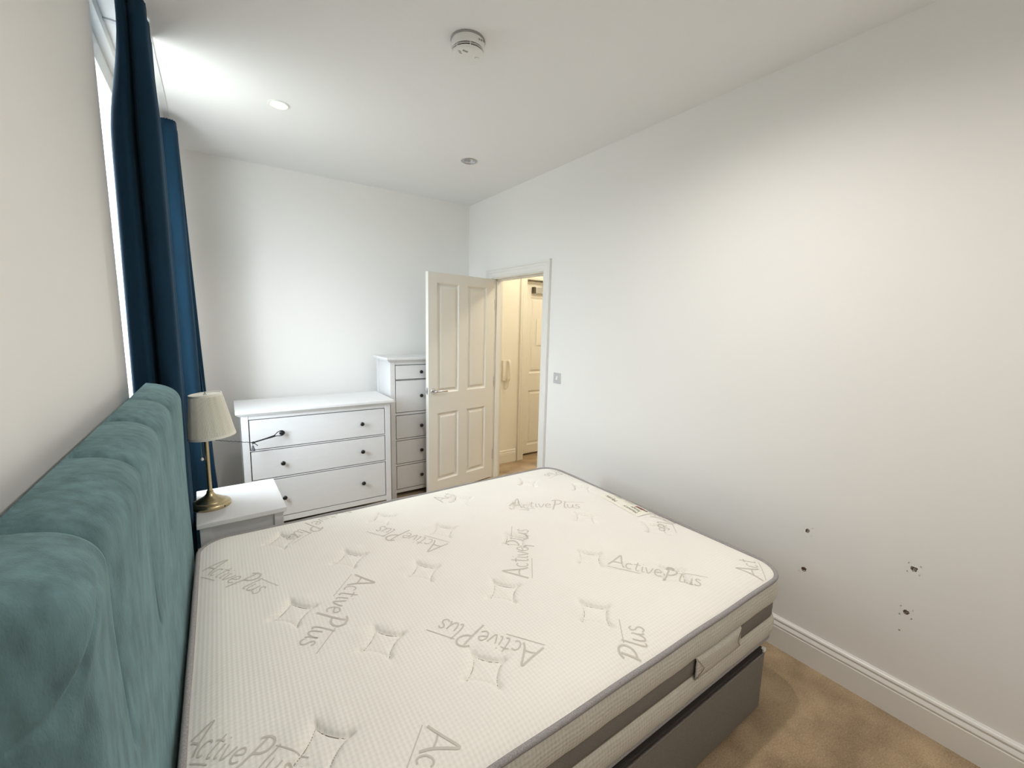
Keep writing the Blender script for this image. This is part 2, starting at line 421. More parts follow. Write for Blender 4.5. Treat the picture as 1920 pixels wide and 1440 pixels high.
# architraves: profile (across the face from the opening outwards, thickness)
AR = [(0, 0), (0, .012), (.006, .014), (.012, .014), (.016, .017), (.040, .018), (.050, .0225), (.058, .022), (.064, .018), (.070, .025), (.086, .025), (.088, .022), (.088, 0)]
def architrave(name, m, y0, y1, zt, fn):
    """y0,y1: opening edges; fn(a, z, t) -> xyz with a along the wall, t out of the wall"""
    mb = MB(); n = len(AR)
    rings = []
    for (a, z, da, dz) in ((y0, 0, -1, 0), (y0, zt, -1, 1), (y1, zt, 1, 1), (y1, 0, 1, 0)):
        rings.append([fn(a+da*u, z+dz*u, t) for u, t in AR])
    vs = [p for r in rings for p in r]
    fs = [(k*n+i, k*n+(i+1) % n, (k+1)*n+(i+1) % n, (k+1)*n+i) for k in range(3) for i in range(n)]
    fs += [tuple(range(n)), tuple(range(4*n-1, 3*n-1, -1))]
    mb.add(vs, fs); return struct(mb.build(name, m))
architrave('trim_1', 'white_gloss', DY0+.008, DY1-.008, DZ-.008, lambda a, z, t: (XR-t, a, z))
architrave('trim_2', 'hall_door_paint', 2.872, 3.76, 2.07, lambda a, z, t: (a, HY1-t, z))
# door lining with stop
lin = MB()
lin.box(XR-.002, XR+.117, DY0, DY0+.022, 0, DZ-.018).box(XR-.002, XR+.117, DY1-.022, DY1, 0, DZ-.018).box(XR-.002, XR+.117, DY0, DY1, DZ-.018, DZ)
lin.box(XR+.045, XR+.09, DY0+.022, DY0+.034, 0, DZ-.018).box(XR+.045, XR+.09, DY1-.034, DY1-.022, 0, DZ-.018).box(XR+.045, XR+.09, DY0+.022, DY1-.022, DZ-.030, DZ-.018)
struct(lin.build('trim_3', 'door_paint'))
lin2 = MB().box(2.83, 2.872, HY1-.002, 4.05, 0, 2.07).box(3.76, 3.80, HY1-.002, 4.05, 0, 2.07).box(2.83, 3.80, HY1-.002, 4.05, 2.07, 2.086)
struct(lin2.build('trim_4', 'hall_door_paint'))

# ---- moulded panel doors.  local x from the hinge, local y = 0 is the visible face (towards +y), z up
def panel_door(parent, w_, h_, th, cols, rows, m, z0=0.008):
    xs = [0]+[v for c in cols for v in c]+[w_]; zs = [z0]+[v for r in rows for v in r]+[h_]
    leaf = MB()
    inpan = lambda x, z: any(c[0] < x < c[1] for c in cols) and any(r[0] < z < r[1] for r in rows)
    for i in range(len(xs)-1):
        for j in range(len(zs)-1):
            if inpan((xs[i]+xs[i+1])/2, (zs[j]+zs[j+1])/2): continue
            for y in (0, -th):
                leaf.add([(xs[i], y, zs[j]), (xs[i+1], y, zs[j]), (xs[i+1], y, zs[j+1]), (xs[i], y, zs[j+1])], [(0, 1, 2, 3)])
    for (a, b) in (((0, z0), (w_, z0)), ((w_, z0), (w_, h_)), ((w_, h_), (0, h_)), ((0, h_), (0, z0))):
        leaf.add([(a[0], 0, a[1]), (b[0], 0, b[1]), (b[0], -th, b[1]), (a[0], -th, a[1])], [(0, 1, 2, 3)])
    leaf.build('door_leaf', m, parent)
    for c in cols:
        for r in rows:
            pm = MB()
            for sgn, yb in ((1, 0), (-1, -th)):
                steps = [(0, 0), (.004, -.0035), (.010, -.008), (.017, -.0115), (.021, -.012), (.025, -.0115), (.040, -.004), (.044, -.003), (.060, -.003)]
                vs = []
                for ins, dep in steps:
                    y = yb+sgn*dep
                    vs += [(c[0]+ins, y, r[0]+ins), (c[1]-ins, y, r[0]+ins), (c[1]-ins, y, r[1]-ins), (c[0]+ins, y, r[1]-ins)]
                fs = [(4*k+i, 4*k+(i+1) % 4, 4*k+4+(i+1) % 4, 4*k+4+i) for k in range(len(steps)-1) for i in range(4)]
                k = 4*(len(steps)-1); fs.append((k, k+1, k+2, k+3)); pm.add(vs, fs)
            pm.build('panel', m, parent)
def hinge(parent, z, x, y, m='satin_steel'):
    return MB().lathe([(.0055, -.05), (.0065, -.048), (.0065, .048), (.0055, .05)], 12, (x, y, z)).box(x, x+.028, y-.004, y+.0015, z-.048, z+.048).build('hinge', m, parent)
d1 = bpy.data.objects.new('door_1', None); COL.objects.link(d1); struct(d1)
d1.location = (XR+.016, 3.566, 0); d1.rotation_euler = (0, 0, R(180+10.244))
panel_door(d1, .762, 1.995, .040, [(.105, .335), (.435, .672)], [(.130, .762), (.945, 1.908)], 'door_paint', 0.012)
def lever(parent, x, z, sgn):
    y0 = 0 if sgn > 0 else -.040
    g = MB().lathe([(.026, 0), (.026, sgn*.006), (.0235, sgn*.009), (.011, sgn*.0095), (.011, sgn*.02), (.0095, sgn*.045)], 28, (x, y0, z), 'y')
    pts = [(x, y0+sgn*.036, z), (x-.006, y0+sgn*.046, z), (x-.022, y0+sgn*.050, z), (x-.075, y0+sgn*.050, z-.001), (x-.118, y0+sgn*.046, z-.003)]
    g.tube(crom(pts, 6), .0095, 12)
    return g.build('handle', 'chrome', parent, smooth=True)
hd = lever(d1, .714, .968, 1); lever(d1, .714, .968, -1)
MB().box(.7612, .7632, -.032, -.010, .94, 1.0, .0005).build('latch_plate', 'satin_steel', d1)
MB().box(.763, .772, -.026, -.016, .955, .975, .002).build('latch_bolt', 'satin_steel', d1)
for z in (.25, 1.0, 1.75): hinge(d1, z, -.003, -.004)
d2 = bpy.data.objects.new('door_2', None); COL.objects.link(d2); struct(d2)
d2.location = (3.757, HY1+.085, 0); d2.rotation_euler = (0, 0, R(180))
# leaf in its own frame: hinge side towards smaller world x
panel_door(d2, .882, 2.062, .044, [(.115, .375), (.500, .765)], [(.130, .795), (1.00, 1.885)], 'hall_door_paint', 0.03)
for z in (.275, 1.455, 1.80): hinge(d2, z, .884, .008, 'dark_metal')
cl = MB().box(.52, .73, 0, .055, 1.925, 1.995, .006)
clo = cl.build('door_closer', 'satin_steel', d2)
MB().box(.732, .752, .0, .05, 1.925, 1.998, .003).build('closer_end_cap', 'dark_metal', clo)
MB().tube([(.60, .03, 2.0), (.60, .035, 2.03), (.40, .075, 2.045)], .007, 8).build('closer_arm', 'dark_metal', clo)
MB().lathe([(.012, 0), (.012, .004), (.007, .006), (.006, .002)], 18, (.44, 0, 1.50), 'y').build('door_viewer', 'dark_metal', d2)
MB().box(.592, .668, 0, .004, 1.33, 1.64, .001).build('notice_plate', 'hall_paint', d2)

# ---- window in the left wall
w1 = bpy.data.objects.new('window_1', None); COL.objects.link(w1); struct(w1); w1.location = (0, 0, 0)
fx0, fx1 = XL-.10, XL-.035
fr = MB()
fr.box(fx0, fx1, WY0, WY0+.06, WZ0, WZ1, .004).box(fx0, fx1, WY1-.06, WY1, WZ0, WZ1, .004)
fr.box(fx0, fx1, WY0+.06, WY1-.06, 2.607, WZ1, .004).box(fx0, fx1, WY0+.06, WY1-.06, WZ0, WZ0+.07, .004)
fr.build('window_frame', 'window_frame_paint', w1)
MB().box(XL-.052, XL-.047, WY0+.055, WY1-.055, WZ0+.065, 2.612).build('pane', 'window_glass', w1)
MB().box(XL-.11, XL+.025, WY0-.03, WY1+.03, WZ0-.028, WZ0+.002, .006).build('window_sill', 'white_gloss', w1)

# ================================================================ BED
BX0, BX1, BY0, BY1 = -0.119, 1.860, 0.682, 2.190
ZT = 0.612
def outline(off=0.0, r=0.115, arc=12, nx=60, ny=46):
    """rounded rectangle, counter-clockwise; returns points and outward normals"""
    x0, x1, y0, y1 = BX0-off, BX1+off, BY0-off, BY1+off; r = r+off; P = []; Nn = []
    def arcpts(cx, cy, a0):
        for k in range(arc+1):
            a = a0+PI/2*k/arc; P.append((cx+r*math.cos(a), cy+r*math.sin(a))); Nn.append((math.cos(a), math.sin(a)))
    def line(ax, ay, bx, by, n, nn):
        for k in range(1, n): P.append((ax+(bx-ax)*k/n, ay+(by-ay)*k/n)); Nn.append(nn)
    arcpts(x1-r, y0+r, -PI/2); line(x1, y0+r, x1, y1-r, ny, (1, 0))
    arcpts(x1-r, y1-r, 0); line(x1-r, y1, x0+r, y1, nx, (0, 1))
    arcpts(x0+r, y1-r, PI/2); line(x0, y1-r, x0, y0+r, ny, (-1, 0))
    arcpts(x0+r, y0+r, PI); line(x0+r, y0, x1-r, y0, nx, (0, -1))
    return P, Nn
def inside_dist(x, y, r=0.115):
    """distance to the mattress outline, positive inside"""
    cx, cy = (BX0+BX1)/2, (BY0+BY1)/2
    qx, qy = abs(x-cx)-(BX1-BX0)/2+r, abs(y-cy)-(BY1-BY0)/2+r
    d = math.hypot(max(qx, 0), max(qy, 0))+min(max(qx, qy), 0)-r
    return -d
TUFTS = [(.178, 1.990), (.613, 1.975), (1.047, 1.972), (1.513, 1.985), (.388, 1.690), (.811, 1.705), (1.285, 1.737), (1.736, 1.750),
         (.152, 1.452), (.606, 1.448), (1.045, 1.458), (1.477, 1.455), (.354, 1.168), (.80, 1.175), (1.226, 1.168), (1.69, 1.185),
         (.136, .920), (.562, .910), (.995, .910), (1.425, .905)]
def astroid_q(a, b, p=0.72):
    return (abs(a)**p+abs(b)**p)**(1/p)
def top_h(x, y):
    d = max(inside_dist(x, y), 0.0)
    z = ZT
    if d < .10: z -= .024*(1-d/.10)**2.2
    z += .0018*math.sin(5.1*x+1.3)*math.sin(6.3*y+.4) + .0012*math.sin(11*x+y*4)*math.sin(9*y-x*3)
    for cx, cy in TUFTS:
        dx, dy = x-cx, y-cy
        if abs(dx) > .16 or abs(dy) > .16: continue
        q = astroid_q(dx/.064, dy/.071)
        r2 = dx*dx+dy*dy
        if q < 1:
            z += -.0100+.0050*(1-q)**.8
        else:
            z += -.0100*math.exp(-(q-1)/.20)
        z -= .0035*math.exp(-((q-1)/.07)**2)
        for ex, ey in ((.064, 0), (-.064, 0), (0, .071), (0, -.071)):
            z -= .0065*math.exp(-((dx-ex)**2+(dy-ey)**2)/(.009**2))
        z += .004*math.exp(-((dx-.045)**2+(dy-.055)**2)/(.026**2))+.004*math.exp(-((dx+.045)**2+(dy-.055)**2)/(.03**2))
    return z
mt = thing('mattress', 'white knitted mattress with star tufts and grey script print lying on the divan base', 'mattress', (0, 0, 0))
def build_mattress():
    st = .0036; nx = int((BX1-BX0)/st); ny = int((BY1-BY0)/st)
    idx = {}; vs = []; fs = []
    for i in range(nx+1):
        for j in range(ny+1):
            x = BX0+(BX1-BX0)*i/nx; y = BY0+(BY1-BY0)*j/ny
            d = inside_dist(x, y)
            if d < -0.0001:                      # pull corner points in onto the rounded outline
                if d < -st*1.3: continue
                cx = min(max(x, BX0+.115), BX1-.115); cy = min(max(y, BY0+.115), BY1-.115)
                k = .115/math.hypot(x-cx, y-cy); x, y = cx+(x-cx)*k, cy+(y-cy)*k
            idx[(i, j)] = len(vs); vs.append((x, y, top_h(x, y)))
    for i in range(nx):
        for j in range(ny):
            q = [idx.get(k) for k in ((i, j), (i+1, j), (i+1, j+1), (i, j+1))]
            if None not in q: fs.append(tuple(q))
    m = MB(); m.v = vs; m.f = fs; m.build('top_panel', 'ticking', mt, smooth='all', fix=False)
    P, N = outline()
    n = len(P)
    def loft(levels, name, mname, wob=0.0):
        vs = []
        for z, off in levels:
            for k, ((x, y), (a, b)) in enumerate(zip(P, N)):
                ww = wob*(math.sin(k*.9)+.6*math.sin(k*2.3+1))
                vs.append((x+a*(off+ww), y+b*(off+ww), z+ww*.6))
        fs = [(j*n+i, j*n+(i+1) % n, (j+1)*n+(i+1) % n, (j+1)*n+i) for j in range(len(levels)-1) for i in range(n)]
        q = MB(); q.add(vs, fs); return q.build(name, mname, mt, smooth='all')
    bulge = lambda z0, z1, a, o0, o1, k=9: [(z0+(z1-z0)*i/k, o0+(o1-o0)*i/k+a*math.sin(PI*i/k)**.7) for i in range(k+1)]
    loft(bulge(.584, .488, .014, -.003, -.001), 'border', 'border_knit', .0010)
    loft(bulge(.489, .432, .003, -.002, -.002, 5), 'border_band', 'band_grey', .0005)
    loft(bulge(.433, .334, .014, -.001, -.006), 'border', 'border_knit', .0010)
    loft([(.336, -.008), (.326, -.009), (.314, -.018), (.306, -.045), (.3035, -.11), (.303, -.25)], 'underside', 'mattress_under')
    m = MB(); m.add([(p[0]-a[0]*.25, p[1]-a[1]*.25, .303) for p, a in zip(P, N)], [tuple(range(n))]); m.build('base_cloth', 'mattress_under', mt)
    # piping round the top and the bottom seam
    MB().tube([(x+a*.001, y+b*.001, .5905+.0012*math.sin(k*.5)) for k, ((x, y), (a, b)) in enumerate(zip(P, N))], .0085, 8, True).build('piping', 'piping_grey', mt, smooth='all')
    MB().tube([(x-a*.005, y-b*.005, .333) for (x, y), (a, b) in zip(P, N)], .007, 8, True).build('piping', 'piping_grey', mt, smooth='all')
    # stitch lines along the band
    for z in (.4885, .4325):
        MB().tube([(x-a*.0005, y-b*.0005, z) for (x, y), (a, b) in zip(P, N)], .0018, 5, True).build('seam', 'stitch', mt, smooth='all')
    # side handle: a strap of ticking tacked over the band with a stitched triangle at each end
    hx0, hx1, yy = 1.225, 1.505, BY0
    rows = []
    for k in range(25):
        x = hx0+(hx1-hx0)*k/24; b = .010*math.sin(PI*k/24)**.5
        rows.append([(x, yy-.001, .4985), (x, yy-.006-b, .5005), (x, yy-.011-b, .494), (x, yy-.010-b*.8, .470), (x, yy-.011-b*.6, .440), (x, yy-.012, .422), (x, yy-.004, .420)])
    ho = MB().grid(rows).build('carry_handle', 'border_knit', mt, smooth='all')
    sol = ho.modifiers.new('thick', 'SOLIDIFY'); sol.thickness = .003
    for s_, x in ((1, hx0), (-1, hx1)):
        MB().tube([(x+s_*.004, yy-.0125, .494), (x+s_*.034, yy-.0195, .458), (x+s_*.004, yy-.0125, .428)], .0011, 5).build('handle_stitching', 'stitch', ho)
    # stitched outline of every tuft
    for cx, cy in TUFTS:
        pts = []
        for k in range(64):
            a = 2*PI*k/64; e = 2/.72
            u = math.copysign(abs(math.cos(a))**e, math.cos(a)); v = math.copysign(abs(math.sin(a))**e, math.sin(a))
            x, y = cx+.064*u, cy+.071*v
            pts.append((x, y, top_h(x, y)+.0009))
        MB().tube(pts, .0012, 5, True).build('tuft_stitching', 'stitch', mt, smooth='all')
build_mattress()

# ---- script print woven into the ticking: stroke letters draped on the quilted surface
def arc(cx, cy, rx, ry, a0, a1, n=10):
    return [(cx+rx*math.cos(R(a0+(a1-a0)*k/n)), cy+ry*math.sin(R(a0+(a1-a0)*k/n))) for k in range(n+1)]
GL = {   # letter: (advance, [(strokes, weight)])
 'A': (.74, [([(-.04, -.02), (.10, .30), (.24, .66), (.36, .98), (.42, 1.0), (.50, .60), (.58, .25), (.70, .0)], 1.25), ([(.14, .34), (.34, .36), (.54, .34)], 1.0)]),
 'c': (.36, [(arc(.17, .24, .15, .23, 50, 310), .9)]),
 't': (.32, [([(.16, .72), (.13, .30), (.12, .10), (.17, .0), (.27, .03)], .9), ([(.0, .50), (.14, .53), (.30, .52)], .9)]),
 'i': (.22, [([(.08, .46), (.07, .18), (.10, .02), (.18, .04)], .9), ([(.085, .64), (.105, .67)], .9)]),
 'v': (.38, [([(.0, .46), (.06, .20), (.13, .0), (.24, .18), (.32, .46)], .9)]),
 'e': (.40, [([(.03, .22), (.20, .26), (.31, .33), (.27, .45), (.17, .49), (.06, .38), (.03, .22), (.08, .05), (.20, -.01), (.34, .08)], .9)]),
 'P': (.66, [([(.02, -.28), (.10, .10), (.18, .50), (.24, .94)], 1.3), ([(.04, .88), (.22, 1.0), (.44, 1.0), (.58, .84), (.54, .62), (.38, .46), (.18, .42)], 1.3)]),
 'l': (.22, [([(.16, .86), (.08, .45), (.05, .12), (.10, .0), (.18, .04)], 1.0)]),
 'u': (.42, [([(.04, .46), (.03, .16), (.10, .01), (.22, .06), (.32, .28), (.34, .46), (.32, .14), (.38, .01)], .9)]),
 's': (.34, [([(.28, .42), (.18, .50), (.08, .42), (.12, .30), (.24, .20), (.26, .07), (.14, -.02), (.02, .05)], .9)]),
}
def ribbon(mb, pts, wd, hfun, lift):
    """flat stroke of width wd following the surface"""
    P = [Vector((p[0], p[1], 0)) for p in crom([(a, b, 0) for a, b in pts], 6)]
    run = []
    def flush(run):
        if len(run) < 2: return
        rows = []
        for i, p in enumerate(run):
            t = (run[min(i+1, len(run)-1)]-run[max(i-1, 0)]);
            if t.length < 1e-9: continue
            t.normalize(); nn = Vector((-t.y, t.x, 0))*(wd/2)
            rows.append([(q.x, q.y, hfun(q.x, q.y)+lift) for q in (p-nn, p, p+nn)])
        if len(rows) > 1: mb.grid(rows)
    for p in P:
        if inside_dist(p.x, p.y) > .012: run.append(p)
        else: flush(run); run = []
    flush(run)
def word(text, x, y, ang, size, i0=0, under=True, over=True):
    """baseline start x,y; ang = reading direction seen from above"""
    mb = MB(); ca, sa = math.cos(ang), math.sin(ang); cur = 0
    T = lambda u, v: (x+size*(u*ca-v*sa), y+size*(u*sa+v*ca))
    for k, ch in enumerate(text):
        adv, strokes = GL[ch]
        for pts, wt in strokes:
            ribbon(mb, [T(cur+a, b) for a, b in pts], .0056*wt*size/.09, top_h, .0009)
        cur += adv
    if under: ribbon(mb, [T(-.05+k*.1, -.17) for k in range(16)], .0030, top_h, .0008)
    if over: ribbon(mb, [T(cur-.95+k*.1, .80) for k in range(13)], .0030, top_h, .0008)
    if mb.v: mb.build('printed_script', 'print_grey', mt, fix=False)
def word2(text, p0, p1, **kw):
    """fit the word between two points of its baseline"""
    L = sum(GL[c][0] for c in text); d = (p1[0]-p0[0], p1[1]-p0[1])
    word(text, p0[0], p0[1], math.atan2(d[1], d[0]), math.hypot(*d)/L, **kw)
def wfull(p, ang_deg, size=.088, text='ActivePlus', **kw): word(text, p[0], p[1], R(ang_deg), size, **kw)
word2('ActivePlus', (-.112, 1.915), (.058, 1.620))
word2('ActivePlus', (.375, 1.555), (.140, 1.280))
word2('ActivePlus', (.742, .880), (.552, 1.160))
word2('ActivePlus', (1.250, 1.085), (1.440, .795))
word2('ActivePlus', (.920, 1.190), (1.150, 1.500))
word2('ActivePlus', (.770, 1.580), (.580, 1.890))
word2('ActivePlus', (1.225, 1.760), (1.530, 1.540))
word2('ActivePlus', (-.134, 1.100), (.058, .892))
wfull((.356, .832), 228, size=.084)
wfull((.475, 2.215), 217)
wfull((.840, .510), 49)
wfull((1.935, 1.420), 226)
wfull((1.960, 2.120), 197, size=.075)
wfull((.945, 1.985), 30, text='Act', over=False, under=False, size=.08)
wfull((1.700, .700), 40, text='Act', over=False, size=.085)

# ---- sewn-in label on the foot edge
def label_patch():
    c = Vector((1.782, 1.455)); ux = Vector((.10, .99)).normalized(); uy = Vector((-ux.y, ux.x))
    T = lambda a, b: (c.x+ux.x*a+uy.x*b, c.y+ux.y*a+uy.y*b)
    def patch(name, m, a0, a1, b0, b1, lift, par, n=16):
        rows = []
        for i in range(n+1):
            row = []
            for j in range(9):
                p = T(a0+(a1-a0)*i/n, b0+(b1-b0)*j/8); row.append((p[0], p[1], top_h(*p)+lift))
            rows.append(row)
        return MB().grid(rows).build(name, m, par, fix=False)
    lo = patch('sewn_label', 'label_satin', -.148, .148, -.062, .062, .0016, mt, 24)
    lo['label'] = 'cream sewn-in label with printed words'
    def text(s, a, b, size, m='label_ink'):
        cu = bpy.data.curves.new('t', 'FONT'); cu.body = s; cu.size = size; cu.resolution_u = 2
        ob = bpy.data.objects.new('t', cu); COL.objects.link(ob)
        dg = bpy.context.evaluated_depsgraph_get(); me = bpy.data.meshes.new_from_object(ob.evaluated_get(dg))
        bpy.data.objects.remove(ob); mb = MB()
        for v in me.vertices:
            p = T(a+v.co.x, b+v.co.y); mb.v.append((p[0], p[1], top_h(*p)+.0024))
        mb.f = [tuple(p.vertices) for p in me.polygons]
        mb.build('label_lettering', m, lo, fix=False); bpy.data.meshes.remove(me)
    text('Memory', -.118, .022, .030); text('Range', -.112, -.004, .028)
    text('Mystic', .040, .018, .034)
    for a0, a1, b in ((-.02, .045, -.030), (.055, .125, -.026), (.06, .12, -.040), (-.02, .04, -.042), (-.135, -.10, -.052)):
        patch('label_fine_print', 'label_ink_faint', a0, a1, b-.002, b+.002, .0024, lo, 6)
    patch('label_emblem', 'label_red', -.10, -.045, -.044, -.020, .0024, lo, 6)
    patch('label_emblem_stripe', 'label_brown', -.128, -.055, -.036, -.026, .0029, lo, 6)
    patch('label_trim', 'print_grey', -.150, -.1465, -.062, .062, .0019, lo, 2)
label_patch()

# ---- divan base
db = thing('divan_base', 'grey-brown fabric divan base underneath the white mattress', 'bed base', (0, 0, 0))
dx0, dx1, dy0, dy1 = -.118, 1.742, .678, 2.165
MB().box(dx0, dx1, dy0, dy1, .035, .288, .008).build('side_panel', 'divan_fabric', db, smooth=True)
MB().box(dx0+.004, dx1-.004, dy0+.004, dy1-.004, .280, .3015, .006).build('top_cover', 'divan_top', db, smooth=True)
MB().tube([(dx0+.01, dy0-.0005, .286), (dx1-.012, dy0-.0005, .286), (dx1-.002, dy0+.006, .286), (dx1+.0005, dy0+.03, .286), (dx1+.0005, dy1-.03, .286)], .0035, 6).build('piping', 'divan_fabric', db, smooth='all')
MB().box(dx1-.018, dx1+.0015, dy0-.0015, dy0+.012, .2885, .3015, .001).build('corner_guard', 'plastic_white', db)
for x in (dx0+.12, dx1-.12):
    for y in (dy0+.12, dy1-.12):
        MB().lathe([(.022, 0), (.024, .004), (.024, .032), (.014, .036)], 18, (x, y, 0)).build('glide', 'slot_black', db)

# ---- headboard: padded board with pleats that start at the top edge and fade out downwards
def headboard():
    o = thing('headboard', 'teal velvet padded headboard with pleats behind the mattress', 'headboard', (0, 0, 0))
    xb, T = -.264, .111
    y0, y1, z0, z1 = .580, 2.250, .36, 1.296
    SE = [.80, 1.16, 1.52, 1.88]
    LEN = {.80: .40, 1.16: .42, 1.52: .36, 1.88: .34}
    rt, re_ = .080, .075
    def depth(y, z):
        zt_ = z1-sum(.011*math.exp(-((y-q)/.016)**2)+.010*max(0, 1-abs(y-q)/.17)**2 for q in SE)
        def prof(d, r):
            if d <= 0: return 0.0
            return 1.0 if d >= r else max(0, 1-(1-d/r)**2.5)**(1/2.5)
        t = T
        for s_ in SE:
            fade = max(0, 1-(z1-z)/LEN[s_]); fade = fade**.6
            dd = abs(y-s_)
            t -= .020*fade*math.exp(-(dd/.009)**2) + .022*fade*max(0, 1-dd/.16)**2.2
            t -= .006*fade*math.exp(-((y-s_-.006)/.005)**2)
            # pleat: near channel overlaps the one behind
            t += .008*fade*math.exp(-((y-s_+.022)/.016)**2)
        # crease under the near corner and its fold up the front
        zc = 1.135+.35*max(0, y-.60)+(.06*math.sin((y-.60)*16) if y > .6 else 0)
        k = max(0, 1-max(0, y-.60)/.13)
        t -= .012*k*math.exp(-((z-zc)/.012)**2)+.007*k*math.exp(-((z-zc+.05)/.05)**2)
        t += .006*math.exp(-((y-.70)/.10)**2)*math.exp(-((z-1.22)/.07)**2)
        t += .0018*math.sin(7*y+2*z)*math.sin(9*z)
        f = prof(zt_-z, rt)*prof(min(y-y0, y1-y), re_)
        return t*f
    # sample finer near rounded borders and seams
    def samples(a, b, base, refine):
        out = [a]; x = a
        while x < b:
            st = base
            for c, r, s_ in refine:
                if abs(x-c) < r: st = min(st, s_)
            x += st; out.append(min(x, b))
        return out
    ys = samples(y0, y1, .012, [(s_, .03, .002) for s_ in SE]+[(y0, .012, .0012), (y1, .012, .0012), (y0, .08, .004), (y1, .08, .005)])
    zs = samples(z0, z1, .012, [(z1, .014, .0014), (z1, .10, .004), (1.15, .06, .004)])
    rows = [[(xb+.012+depth(y, z), y, z) for z in zs] for y in ys]
    m = MB().grid(rows)
    m.build('upholstery', 'teal_velvet', o, smooth='all', fix=False).data.flip_normals()
    MB().box(xb, xb+.0125, y0+.002, y1-.002, z0, z1-.026, .003).build('back_board', 'teal_velvet', o)
    for y in (.95, 1.90): MB().box(XL+.020, xb+.012, y-.03, y+.03, 0, z0+.25, .002).build('strut', 'furniture_dark', o)
headboard()

# ================================================================ FURNITURE
def knob(parent, x, y, z, r=.0155):
    """round black knob sticking out towards -y"""
    return MB().lathe([(.007, 0), (.006, -.010), (.009, -.014), (r, -.019), (r, -.024), (r*.75, -.0285), (r*.2, -.030)], 18, (x, y, z), 'y').build('knob', 'black_knob', parent, smooth=True)

def chest(name, label, w_, dp, h_, loc, rz, rows, knob_x, post=.042, ov=.030, bottom=.10, rail=.016):
    """open-footed chest: local x to the right, y backwards, origin at front-left of the top board"""
    o = thing(name, label, 'chest of drawers', loc, rz)
    x0, x1, y0, y1 = ov, w_-ov, .022, dp-.004
    tt = .022
    t = MB().box(0, w_, 0, dp, h_-tt, h_, .004).box(.008, w_-.008, .008, dp, h_-tt-.008, h_-tt, .003).box(.018, w_-.018, .016, dp, h_-tt-.016, h_-tt-.008, .002)
    t.build('top', 'furniture_white', o)
    zt = h_-tt-.016
    for a in (x0, x1-post):
        for b in (y0, y1-post):
            MB().box(a, a+post, b, b+post, 0, zt, .002).build('leg', 'furniture_white', o)
    for a in (x0+.010, x1-.026):
        MB().box(a, a+.016, y0+post, y1-post, bottom+.005, zt, .001).build('side_panel', 'furniture_white', o)
    MB().box(x0+post, x1-post, y1-.014, y1-.006, .025, zt).build('back_panel', 'furniture_white', o)  # unseen back, carried low to keep light out from under the chest
    fx0, fx1 = x0+post, x1-post
    MB().box(fx0, fx1, y0+.004, y0+.026, bottom, rows[-1][1]-.0058, .0015).build('bottom_rail', 'furniture_white', o)
    MB().box(fx0, fx1, y0+.004, y0+.026, rows[0][0]+.0058, zt, .0015).build('top_rail', 'furniture_white', o)
    for (a, b) in zip(rows[:-1], rows[1:]):
        MB().box(fx0, fx1, y0+.004, y0+.024, b[0]+.0058, a[1]-.0058, .0015).build('rail', 'furniture_white', o)
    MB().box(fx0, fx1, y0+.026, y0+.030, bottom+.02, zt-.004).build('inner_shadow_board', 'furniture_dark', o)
    for zt_, zb in rows:
        d = MB().box(fx0+.0058, fx1-.0058, y0+.003, y0+.025, zb, zt_, .0015).build('drawer', 'furniture_white', o)
        for kx in knob_x: knob(d, kx, y0+.003, (zt_+zb)/2 if len(knob_x) > 1 else zb+(zt_-zb)*.5)
    return o
chest('dresser', 'wide white three-drawer chest with black knobs along the back wall', 1.08, .50, .944, (.064, 3.318, 0), R(-.52),
      [(.874, .667), (.648, .448), (.428, .150)], (.268, .824), bottom=.105)
chest('tall_chest', 'tall narrow white chest of drawers half hidden behind the open door', .58, .40, 1.262, (1.163, 3.535, 0), 0,
      [(1.192, 1.072), (1.058, .780), (.748, .545), (.520, .315), (.290, .080)], (.308,), post=.043, bottom=.045, ov=.032)

def nightstand():
    o = thing('nightstand', 'white bedside table carrying the lamp between headboard and curtain', 'bedside table', (.2285, 2.232, 0), R(1.7))
    # local x runs back to the wall as negative values; y along the wall
    W_, D_, h = .355, .462, .660
    MB().box(-W_, 0, 0, D_, h-.022, h, .003).build('top', 'furniture_white', o)
    p = .040; a0, a1, b0, b1 = -W_+.010, -.014, .014, D_-.014
    for x in (a0, a1-p):
        for y in (b0, b1-p): MB().box(x, x+p, y, y+p, 0, h-.022, .002).build('leg', 'furniture_white', o)
    for y in (b0+.010, b1-.024): MB().box(a0+p, a1-p, y, y+.014, .14, h-.022, .001).build('side_panel', 'furniture_white', o)
    MB().box(a0+.004, a0+.012, b0+p, b1-p, .14, h-.022).build('back_panel', 'furniture_white', o)
    MB().box(a0+.012, a1-.004, b0+p, b1-p, .15, .166, .001).build('shelf', 'furniture_white', o)
    MB().box(a0+.012, a1-.024, b0+p, b1-p, .38, .392, .001).build('drawer_bottom', 'furniture_white', o)
    d = MB().box(a1-.022, a1-.002, b0+p+.003, b1-p-.003, .45, h-.034, .0015).build('drawer', 'furniture_white', o)
    MB().lathe([(.007, 0), (.006, .010), (.0155, .019), (.0155, .024), (.003, .030)], 18, (a1-.002, D_/2, .54), 'x').build('knob', 'black_knob', d, smooth=True)
nightstand()

